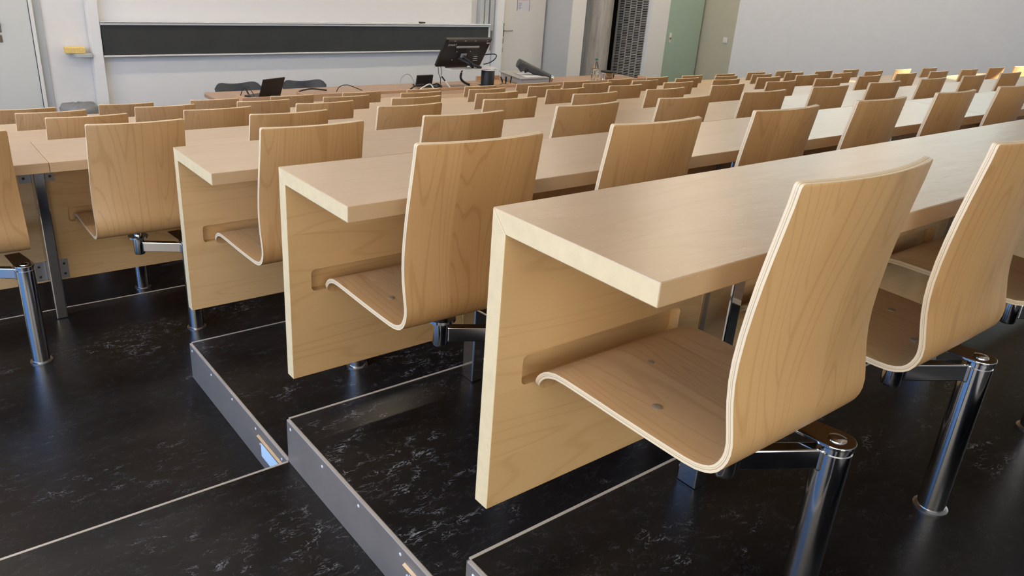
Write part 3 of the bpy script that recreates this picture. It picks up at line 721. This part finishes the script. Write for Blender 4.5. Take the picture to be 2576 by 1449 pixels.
bm = BM(); cyl(bm, (10.053, 8.26 - 0.056, FL + 1.025), (10.053, 8.26 - 0.078, FL + 1.025), 0.016, n=16); obj('lock_cylinder', bm, M['screw'], lp)
t = thing('light_switch', 'square white light switch on the olive wall strip', 'switch', (10.9, 7.70, FL + 1.05))
bm = BM(); box(bm, -0.012, -0.0005, -0.045, 0.045, -0.045, 0.045); obj('plate', bm, M['whiteplastic'], t, bev=0.002)
bm = BM(); box(bm, -0.017, -0.0125, -0.022, 0.022, -0.022, 0.022); obj('rocker', bm, M['whiteplastic'], t, bev=0.002)

# ------------------------------------------------------------------ lectern table
TZ = -1.0
t = thing('lectern_table', 'long wooden lectern table with raised front ledge before the boards', 'table', (4.4, 6.25, FL))
tzl = TZ - FL
bm = BM(); pts = []
for cx, cy, a0 in ((2.75, 0.31, 0), (-2.67, 0.31, 90)):
    for q in range(5):
        an = R(a0 + 22.5 * q); pts.append((cx + 0.05 * math.cos(an), cy + 0.05 * math.sin(an)))
pts += [(-2.72, -0.34), (2.80, -0.34)]
lo = [bm.verts.new((x, y, tzl - 0.035)) for x, y in pts]; hi = [bm.verts.new((x, y, tzl)) for x, y in pts]
bm.faces.new(lo[::-1]); bm.faces.new(hi)
for i in range(len(pts)): bm.faces.new((lo[i], lo[(i + 1) % len(pts)], hi[(i + 1) % len(pts)], hi[i]))
boxuv(bm); obj('tabletop', bm, M['lectern'], t, bev=0.004)
bm = BM(); box(bm, -2.60, 2.80, -0.322, -0.300, tzl - 0.42, tzl + 0.060); boxuv(bm); obj('fascia', bm, M['fascia'], t, bev=0.002)
for xx in (-2.58, -2.0, 0.02, 2.7):
    bm = BM(); box(bm, xx, xx + 0.018, -0.2995, -0.10, tzl + 0.0005, tzl + 0.055); boxuv(bm); obj('divider', bm, M['fascia'], t)
for xx in (-2.62, -0.9, 0.9, 2.62):
    bm = BM(); box(bm, xx - 0.03, xx + 0.03, -0.25, 0.25, 0.0, tzl - 0.0355); obj('leg', bm, M['frame'], t)
t = thing('reading_ledge', 'lower wooden ledge with rounded corner in front of the lectern table', 'ledge', (3.95, 5.80, FL))
zl = -0.965 - FL
bm = BM(); pts = []
for cx, cy, a0 in ((0.88, 0.09, 0), (-0.83, 0.09, 90), (-0.83, -0.07, 180), (0.88, -0.07, 270)):
    for q in range(5):
        an = R(a0 + 22.5 * q); pts.append((cx + 0.03 * math.cos(an), cy + 0.03 * math.sin(an)))
lo = [bm.verts.new((x, y, zl - 0.02)) for x, y in pts]; hi = [bm.verts.new((x, y, zl)) for x, y in pts]
bm.faces.new(lo[::-1]); bm.faces.new(hi)
for i in range(len(pts)): bm.faces.new((lo[i], lo[(i + 1) % len(pts)], hi[(i + 1) % len(pts)], hi[i]))
boxuv(bm); obj('ledge_top', bm, M['lectern'], t, bev=0.003)
bm = BM(); box(bm, -0.80, 0.88, -0.06, 0.06, 0.0, zl - 0.0205); boxuv(bm); obj('ledge_body', bm, M['fascia'], t)
# tray of raised wood behind the monitor
t = thing('wooden_tray', 'shallow wooden tray with raised rim behind the black pedestal', 'tray', (4.98, 6.40, TZ))
bm = BM(); box(bm, -0.17, 0.17, -0.15, 0.16, 0.0006, 0.008); boxuv(bm); obj('tray_base', bm, M['fascia'], t)
bm = BM(); box(bm, -0.17, 0.17, 0.160, 0.178, 0.0006, 0.055); boxuv(bm); obj('tray_rim', bm, M['fascia'], t)

# two charcoal shell chairs behind the lectern
def shell_chair(x, y, rz, label):
    t = thing('shell_chair', label, 'chair', (x, y, FL), rz, 'charcoal chairs behind the lectern')
    bm = BM(); nx_, nz_ = 18, 8; F, Bk = [], []
    for i in range(nz_ + 1):
        v = i / nz_; ra, rb = [], []
        for j in range(nx_ + 1):
            u = j / nx_ * 2 - 1
            topz = 0.722 + 0.018 * min(1, abs(u) / 0.6) ** 2 - 0.050 * max(0, (abs(u) - 0.72) / 0.28) ** 2.2
            z = 0.52 + (topz - 0.52) * v; yv = 0.20 + 0.05 * v - 0.07 * u * u * 1.0
            ra.append(bm.verts.new((u * (0.225 + 0.025 * v), yv, z))); rb.append(bm.verts.new((u * (0.225 + 0.025 * v), yv + 0.012, z)))
        F.append(ra); Bk.append(rb)
    for i in range(nz_):
        for j in range(nx_):
            bm.faces.new((F[i][j], F[i][j + 1], F[i + 1][j + 1], F[i + 1][j])); bm.faces.new((Bk[i][j + 1], Bk[i][j], Bk[i + 1][j], Bk[i + 1][j + 1]))
        for j in (0, nx_): bm.faces.new((F[i][j], F[i + 1][j], Bk[i + 1][j], Bk[i][j]))
    for i in (0, nz_):
        for j in range(nx_): bm.faces.new((F[i][j], F[i][j + 1], Bk[i][j + 1], Bk[i][j]))
    obj('backrest', bm, M['chairshell'], t, smooth=R(45))
    bm = BM(); box(bm, -0.21, 0.21, -0.20, 0.21, 0.435, 0.452); obj('seat', bm, M['chairshell'], t, bev=0.007)
    bm = BM(); box(bm, -0.06, 0.06, 0.19, 0.205, 0.445, 0.56); obj('back_spine', bm, M['chairshell'], t)
    for sx in (-1, 1):
        for sy in (-1, 1):
            bm = BM(); cyl(bm, (sx * 0.17, sy * 0.15, 0.434), (sx * 0.20, sy * 0.20, 0.0), 0.010, n=12); obj('leg', bm, M['chrome'], t, smooth=R(50))
    return t
shell_chair(2.24, 6.98, R(4), 'charcoal shell chair behind the lectern, partly hidden by the laptop')
shell_chair(2.94, 6.98, R(-3), 'charcoal shell chair behind the lectern, right beside the laptop')

# laptop
t = thing('laptop', 'open black laptop seen from behind on the lectern table', 'laptop', (2.15, 6.20, TZ), R(22))
bm = BM(); box(bm, -0.135, 0.135, -0.02, 0.17, 0.001, 0.015); obj('keyboard_base', bm, M['black'], t, bev=0.003)
bm = BM()
A = [bm.verts.new(p) for p in ((-0.135, -0.018, 0.016), (0.135, -0.018, 0.016), (0.135, -0.085, 0.185), (-0.135, -0.085, 0.185))]
B = [bm.verts.new((v.co.x, v.co.y + 0.009, v.co.z + 0.003)) for v in A]
bm.faces.new(A[::-1]); bm.faces.new(B)
for i in range(4): bm.faces.new((A[i], A[(i + 1) % 4], B[(i + 1) % 4], B[i]))
obj('screen_lid', bm, M['black'], t, bev=0.0015)

# cables
def cable(name, label, pts, r=0.004, mat='black', cat='cable'):
    bm = BM(); tube(bm, smooth_path(pts, 6), r, n=8)
    return tag(obj(name, bm, M[mat], smooth=R(60)), label, cat)
z = TZ + 0.0095
cable('cable', 'looped black cable beside the laptop on the lectern', [(1.90, 6.25, z), (1.93, 6.25, z + .07), (1.98, 6.27, z + .085), (2.0, 6.22, z + .05), (2.0, 6.17, z + .012), (1.96, 6.14, z + .012), (1.95, 6.24, z + .09), (1.97, 6.31, z + .09), (2.0, 6.32, z + .01)])
cable('cable', 'black cable running out from under the laptop base', [(2.02, 6.02, z), (1.98, 6.02, z + .012), (1.93, 6.06, z)])
cable('cable', 'black cable with thick plugs between laptop and black box', [(2.50, 6.32, z + .010), (2.56, 6.34, z + .02), (2.64, 6.33, z + .03), (2.72, 6.34, z + .02), (2.80, 6.33, z + .010)], 0.0075)
for xx in (2.52, 2.75):
    pass
cable('cable', 'thin black cable arching over the table right of the plugs', [(2.88, 6.28, z), (2.93, 6.30, z + .045), (3.02, 6.31, z + .055), (3.12, 6.30, z + .02), (3.17, 6.28, z)])
cable('cable', 'grey cable arc rising behind the small black box', [(3.66, 6.35, z), (3.68, 6.38, z + .08), (3.76, 6.40, z + .125), (3.82, 6.40, z + .10), (3.85, 6.36, z + .01)], 0.0045, 'greyplastic')
cable('cable', 'tangle of black cables in front of the small black box', [(3.70, 6.22, z), (3.78, 6.24, z + .03), (3.86, 6.20, z + .045), (3.95, 6.24, z + .02), (4.02, 6.20, z + .05), (4.08, 6.24, z + .01), (3.98, 6.16, z + .02), (3.86, 6.16, z + .03), (3.76, 6.18, z)], 0.008)
cable('cable', 'white cable curling through the tangle by the black box', [(3.75, 6.14, z), (3.82, 6.13, z + .04), (3.90, 6.15, z + .055), (3.93, 6.12, z + .01)], 0.007, 'whiteplastic')
# small black box
t = thing('control_screen', 'small black control screen among cables on the lectern', 'control panel', (3.98, 6.42, TZ))
bm = BM()
A = [bm.verts.new(p) for p in ((-0.10, -0.03, 0.008), (0.10, -0.03, 0.008), (0.10, -0.055, 0.120), (-0.10, -0.055, 0.120))]
B = [bm.verts.new((v.co.x, v.co.y + 0.02, v.co.z + 0.004)) for v in A]
bm.faces.new(A[::-1]); bm.faces.new(B)
for i in range(4): bm.faces.new((A[i], A[(i + 1) % 4], B[(i + 1) % 4], B[i]))
obj('screen', bm, M['black'], t, bev=0.002)
bm = BM(); box(bm, -0.09, 0.09, -0.03, 0.06, 0.0008, 0.012); obj('foot', bm, M['black'], t)
t = thing('computer_mouse', 'dark computer mouse beside the small black control screen', 'mouse', (4.10, 6.30, TZ))
bm = BM(); bmesh.ops.create_uvsphere(bm, u_segments=16, v_segments=10, radius=1.0)
for v in bm.verts: v.co = Vector((v.co.x * 0.055, v.co.y * 0.035, max(0.001, v.co.z * 0.032 + 0.004)))
obj('mouse_body', bm, M['dkgrey'], t, smooth=R(60))
t = thing('microphone_stick', 'slim white and black microphone stick leaning on the lectern ledge', 'microphone', (4.16, 6.14, TZ + 0.006))
bm = BM(); cyl(bm, (0.0, 0, 0.004), (-0.065, 0.02, 0.085), 0.008, n=12); obj('microphone_body', bm, M['whiteplastic'], t, smooth=R(50))
bm = BM(); cyl(bm, (-0.065, 0.02, 0.085), (-0.10, 0.03, 0.128), 0.008, n=12); obj('microphone_tip', bm, M['black'], t, smooth=R(50))

# pen display on its arm and black pedestal
t = thing('display_pedestal', 'black round pedestal carrying the tilted pen display', 'pedestal', (4.695, 6.20, TZ))
bm = BM(); lathe(bm, [(0.075, 0.0008), (0.075, 0.172), (0.070, 0.178)], n=32); obj('column_body', bm, M['black'], t, smooth=R(40))
bm = BM(); lathe(bm, [(0.072, 0.178), (0.080, 0.182), (0.080, 0.192), (0.06, 0.197)], n=32); obj('top_ring', bm, M['alu'], t, smooth=R(40))
bm = BM(); box(bm, -0.53, 0.10, -0.06, 0.10, 0.1975, 0.2045); pl = obj('carrier_plate', bm, M['alu'], t, bev=0.002)
bm = BM(); tube(bm, smooth_path([(-0.32, 0.04, 0.196), (-0.34, 0.04, 0.10), (-0.27, 0.03, 0.04), (-0.16, 0.0, 0.0155), (-0.07, 0.0, 0.0155)], 7), 0.013, n=10); obj('cable_hose', bm, M['black'], t, smooth=R(60))
# display: back of the screen faces the seats
disp_t = thing('pen_display', 'large black pen display tilted on a black pedestal, its back to the seats', 'monitor', (4.43, 6.20, -0.79))
for ch in list(t.children):
    ch.parent = disp_t; ch.location = Vector(ch.location) + Vector(t.location) - Vector(disp_t.location)
bpy.data.objects.remove(t); t = disp_t
dz, dy = 0.31, -0.20; Ld = math.hypot(dz, dy); upv = Vector((0, dy / Ld, dz / Ld)); nb = Vector((0, -dz / Ld, dy / Ld)); orig = Vector((-0.31, 0.20, 0.0))
def disp(bm, u0, u1, v0, v1, n0, n1):
    c = [orig + Vector((u, 0, 0)) + upv * v + nb * w for w in (n0, n1) for (u, v) in ((u0, v0), (u1, v0), (u1, v1), (u0, v1))]
    vs = [bm.verts.new(p) for p in c]
    for q in ((3, 2, 1, 0), (4, 5, 6, 7), (0, 1, 5, 4), (1, 2, 6, 5), (2, 3, 7, 6), (3, 0, 4, 7)): bm.faces.new([vs[i] for i in q])
bm = BM(); disp(bm, 0.0, 0.60, 0.0, Ld, -0.02, 0.015); body = obj('display_body', bm, M['black'], t, bev=0.006)
bm = BM(); disp(bm, 0.03, 0.59, Ld - 0.030, Ld - 0.004, 0.0152, 0.019); obj('button_strip', bm, M['dkgrey'], t)
for u in (0.10, 0.235, 0.37, 0.53):
    bm = BM(); disp(bm, u, u + 0.022, Ld - 0.022, Ld - 0.012, 0.0192, 0.0205); obj('button', bm, M['greyplastic'], t)
bm = BM(); disp(bm, 0.16, 0.46, Ld - 0.105, Ld - 0.085, 0.0152, 0.030); obj('carry_handle', bm, M['greyplastic'], t, bev=0.003)
bm = BM(); disp(bm, 0.262, 0.335, 0.125, 0.185, 0.0152, 0.030); obj('mount_plate', bm, M['greyplastic'], t, bev=0.006)
for u, v in ((0.19, 0.20), (0.37, 0.20), (0.17, 0.09)):
    bm = BM(); disp(bm, u, u + 0.010, v, v + 0.010, 0.0152, 0.018); obj('screw', bm, M['alu'], t)
bm = BM(); disp(bm, 0.545, 0.590, Ld - 0.058, Ld - 0.044, 0.0152, 0.0162); obj('sticker', bm, M['whitemark'], t)
bm = BM(); disp(bm, 0.15, 0.44, -0.035, -0.002, -0.06, 0.0); obj('pen_tray', bm, M['dkgrey'], t, bev=0.004)
rotm = Matrix((Vector((1, 0, 0)), upv, nb)).transposed().to_euler()
lg = text('SMART', 0.036, M['whitemark'], t, orig + Vector((0.045, 0, 0)) + upv * (Ld - 0.085) + nb * 0.0157, rotm, 'lettering')
for i in range(3):
    bm = BM(); disp(bm, 0.46 - i * 0.004, 0.52 - i * 0.01, 0.075 + i * 0.028, 0.082 + i * 0.028, 0.0152, 0.0165); obj('port_label', bm, M['whitemark'], t)
bm = BM(); tube(bm, [orig + Vector((0.30, 0, 0)) + upv * 0.15 + nb * 0.03, Vector((0.06, -0.02, 0.03)), Vector((0.16, 0.0, 0.0))], 0.017, n=10); obj('support_arm', bm, M['black'], t, smooth=R(50))
bm = BM(); tube(bm, [orig + Vector((0.24, 0, 0)) + upv * 0.13 + nb * 0.03, Vector((-0.01, -0.01, 0.05)), Vector((0.07, 0.02, 0.001))], 0.014, n=10); obj('support_arm', bm, M['black'], t, smooth=R(50))
bm = BM(); tube(bm, smooth_path([orig + Vector((0.52, 0, 0)) + upv * 0.16 + nb * 0.025, Vector((0.30, -0.06, 0.15)), Vector((0.345, -0.02, 0.10)), Vector((0.30, 0.02, 0.05)), Vector((0.22, 0.03, 0.03))], 6), 0.006, n=8); obj('lead', bm, M['black'], t, smooth=R(60))
for q, xx in enumerate((-0.27, -0.235)):
    bm = BM(); tube(bm, smooth_path([(xx, 0.20, 0.0), (xx + 0.005, 0.19, -0.08), (-0.245, 0.18, -0.14), (-0.245, 0.18, -0.205)], 6), 0.0035, n=8); obj('lead', bm, M['dkgrey'], t, smooth=R(60))

# plugs standing on the tray
for i, (xx, yy, lean, lab) in enumerate(((4.98, 6.20, 0.03, 'black cable plug leaning left in front of the document camera'),
                                         (5.030, 6.20, 0.0, 'thick upright black plug, middle of the three beside the pedestal'),
                                         (5.100, 6.20, -0.012, 'slim upright black plug nearest the document camera'))):
    bm = BM(); r0 = 0.009 if i != 1 else 0.012
    cyl(bm, (0, 0, 0.0086), (0, 0, 0.03), r0 * 0.6, n=10); cyl(bm, (0, 0, 0.03), (-lean, 0, 0.085), r0, r0 * 0.8, n=12)
    tag(obj('cable_plug', bm, M['black'], loc=(xx, yy + 0.09, TZ + 0.0), smooth=R(50)), lab, 'plug')
cable('cable', 'thin dark cable lying beside the black pedestal', [(4.85, 6.18, z), (4.90, 6.19, z + .02), (4.95, 6.17, z + .012), (4.99, 6.12, z)], 0.0035, 'dkgrey')

# document camera
t = thing('document_camera', 'grey document camera with dark tilted arm on the lectern', 'document camera', (5.49, 6.30, TZ), R(0))
bm = BM(); box(bm, -0.30, 0.13, -0.10, 0.30, 0.0008, 0.085)
for v in bm.verts:
    if v.co.z > 0.05 and v.co.y < 0: v.co.z -= 0.025
obj('base', bm, M['greyplastic'], t, bev=0.006)
bm = BM(); A = [bm.verts.new(p) for p in ((-0.32, -0.11, 0.063), (0.12, -0.11, 0.063), (0.12, 0.31, 0.090), (-0.32, 0.31, 0.090))]
B = [bm.verts.new((v.co.x, v.co.y, v.co.z + 0.007)) for v in A]
bm.faces.new(A[::-1]); bm.faces.new(B)
for i in range(4): bm.faces.new((A[i], A[(i + 1) % 4], B[(i + 1) % 4], B[i]))
obj('copy_stand', bm, M['greyplastic'], t)
bm = BM(); A = [bm.verts.new(p) for p in ((-0.20, -0.06, 0.0745), (0.06, -0.06, 0.0745), (0.04, 0.14, 0.0875), (-0.18, 0.16, 0.0890))]; bm.faces.new(A)
r_ = bmesh.ops.extrude_face_region(bm, geom=list(bm.faces)); bmesh.ops.translate(bm, verts=[v for v in r_['geom'] if isinstance(v, bmesh.types.BMVert)], vec=(0, 0, 0.002))
sh_ = obj('paper_sheet', bm, M['paper'], t)
bm = BM(); cyl(bm, (0.20, -0.02, 0.055), (-0.19, 0.12, 0.215), 0.040, 0.052, n=24); obj('camera_arm', bm, M['dkgrey'], t, smooth=R(40), bev=0.004)
bm = BM(); cyl(bm, (-0.16, 0.10, 0.19), (-0.14, 0.08, 0.125), 0.05, 0.032, n=20); obj('camera_head', bm, M['dkgrey'], t, smooth=R(40))
bm = BM(); cyl(bm, (-0.10, 0.07, 0.14), (-0.09, 0.06, 0.115), 0.030, 0.030, n=20); obj('lens', bm, M['black'], t, smooth=R(40))
bm = BM(); cyl(bm, (0.20, -0.02, 0.055), (0.235, -0.032, 0.041), 0.043, 0.036, n=24); obj('hinge_cap', bm, M['chrome'], t, smooth=R(40))
bm = BM(); box(bm, 0.125, 0.175, -0.06, 0.02, 0.0008, 0.05); obj('hinge_foot', bm, M['dkgrey'], t)
bm = BM(); box(bm, -0.06, 0.06, -0.02, 0.02, 0, 0.022)
o = obj('chalkboard_eraser', bm, M['whiteplastic'], loc=(5.42, 6.10, TZ + 0.001), bev=0.004); o.rotation_euler = (0, 0, R(-12)); tag(o, 'small white box lying in front of the document camera', 'box')

# bottle and pot at the end of the lectern
t = thing('water_bottle', 'clear water bottle with teal cap on the lectern beside a steel pot', 'bottle', (6.29, 6.12, TZ))
bm = BM(); lathe(bm, [(0.040, 0.001), (0.046, 0.010), (0.046, 0.085), (0.042, 0.092), (0.042, 0.100), (0.046, 0.108), (0.046, 0.150), (0.040, 0.175), (0.028, 0.215), (0.0165, 0.250), (0.0140, 0.258), (0.0140, 0.268)], n=28)
obj('bottle_body', bm, M['bottle'], t, smooth=R(45))
bm = BM(); lathe(bm, [(0.037, 0.004), (0.043, 0.012), (0.043, 0.083), (0.039, 0.092), (0.039, 0.100), (0.043, 0.109), (0.043, 0.148), (0.038, 0.168)], n=28); obj('water', bm, M['water'], t, smooth=R(45))
bm = BM(); lathe(bm, [(0.0175, 0.266), (0.0175, 0.286), (0.014, 0.289)], n=20); obj('bottle_cap', bm, M['cap'], t, smooth=R(45))
bm = BM(); lathe(bm, [(0.0467, 0.030), (0.0467, 0.075)], n=28, close=False); obj('bottle_label', bm, M['paper'], t) if False else bm.free()
t = thing('steel_pot', 'shiny steel pot with dark rim beside the water bottle', 'pot', (6.48, 6.10, TZ))
bm = BM(); lathe(bm, [(0.070, 0.001), (0.078, 0.006), (0.078, 0.118), (0.074, 0.118), (0.074, 0.012)], n=36); obj('pot_body', bm, M['chrome'], t, smooth=R(40))
bm = BM(); lathe(bm, [(0.080, 0.119), (0.084, 0.125), (0.084, 0.136), (0.070, 0.139)], n=36); obj('pot_rim', bm, M['black'], t, smooth=R(40))
bm = BM(); tube(bm, smooth_path([(0.078, 0, 0.10), (0.115, 0, 0.09), (0.118, 0, 0.05), (0.078, 0, 0.03)], 5), 0.007, n=8); obj('pot_handle', bm, M['black'], t, smooth=R(60))

# ------------------------------------------------------------------ light, world, camera
w = bpy.data.worlds.new('World'); sc.world = w; w.use_nodes = True
bg = w.node_tree.nodes['Background']; bg.inputs[0].default_value = (0.55, 0.75, 1.0, 1); bg.inputs[1].default_value = 3.0
sun = bpy.data.lights.new('sun', 'SUN'); sun.energy = 22.0; sun.angle = R(0.6); sun.color = (1.0, 0.90, 0.72)
so = bpy.data.objects.new('sun', sun); COL.objects.link(so)
src = Vector((12.9, -0.2, 1.75)); dst = Vector((8.1, 2.6, -0.25)); so.rotation_euler = (dst - src).to_track_quat('-Z', 'Y').to_euler(); so.location = (20, -6, 6)

cam = bpy.data.cameras.new('camera'); co = bpy.data.objects.new('camera', cam); COL.objects.link(co)
cam.sensor_width = 36.0; cam.lens = 27.6478; cam.clip_start = 0.02; cam.clip_end = 100
co.location = (-0.77333, -0.98124, 0.38540); co.rotation_mode = 'XYZ'; co.rotation_euler = (R(67.00859), R(-3.99232), R(-38.45366))
sc.camera = co
vs = sc.view_settings; vs.view_transform = 'Standard'; vs.look = 'None'; vs.gamma = 1.0; vs.use_curve_mapping = False; vs.exposure = 0.0
sc.cycles.use_denoising = True; sc.cycles.use_adaptive_sampling = True; sc.cycles.adaptive_threshold = 0.02; sc.cycles.adaptive_min_samples = 16
sc.cycles.max_bounces = 7; sc.cycles.diffuse_bounces = 4; sc.cycles.glossy_bounces = 3; sc.cycles.transmission_bounces = 6
sc.cycles.sample_clamp_indirect = 6.0; sc.cycles.caustics_reflective = False; sc.cycles.caustics_refractive = False
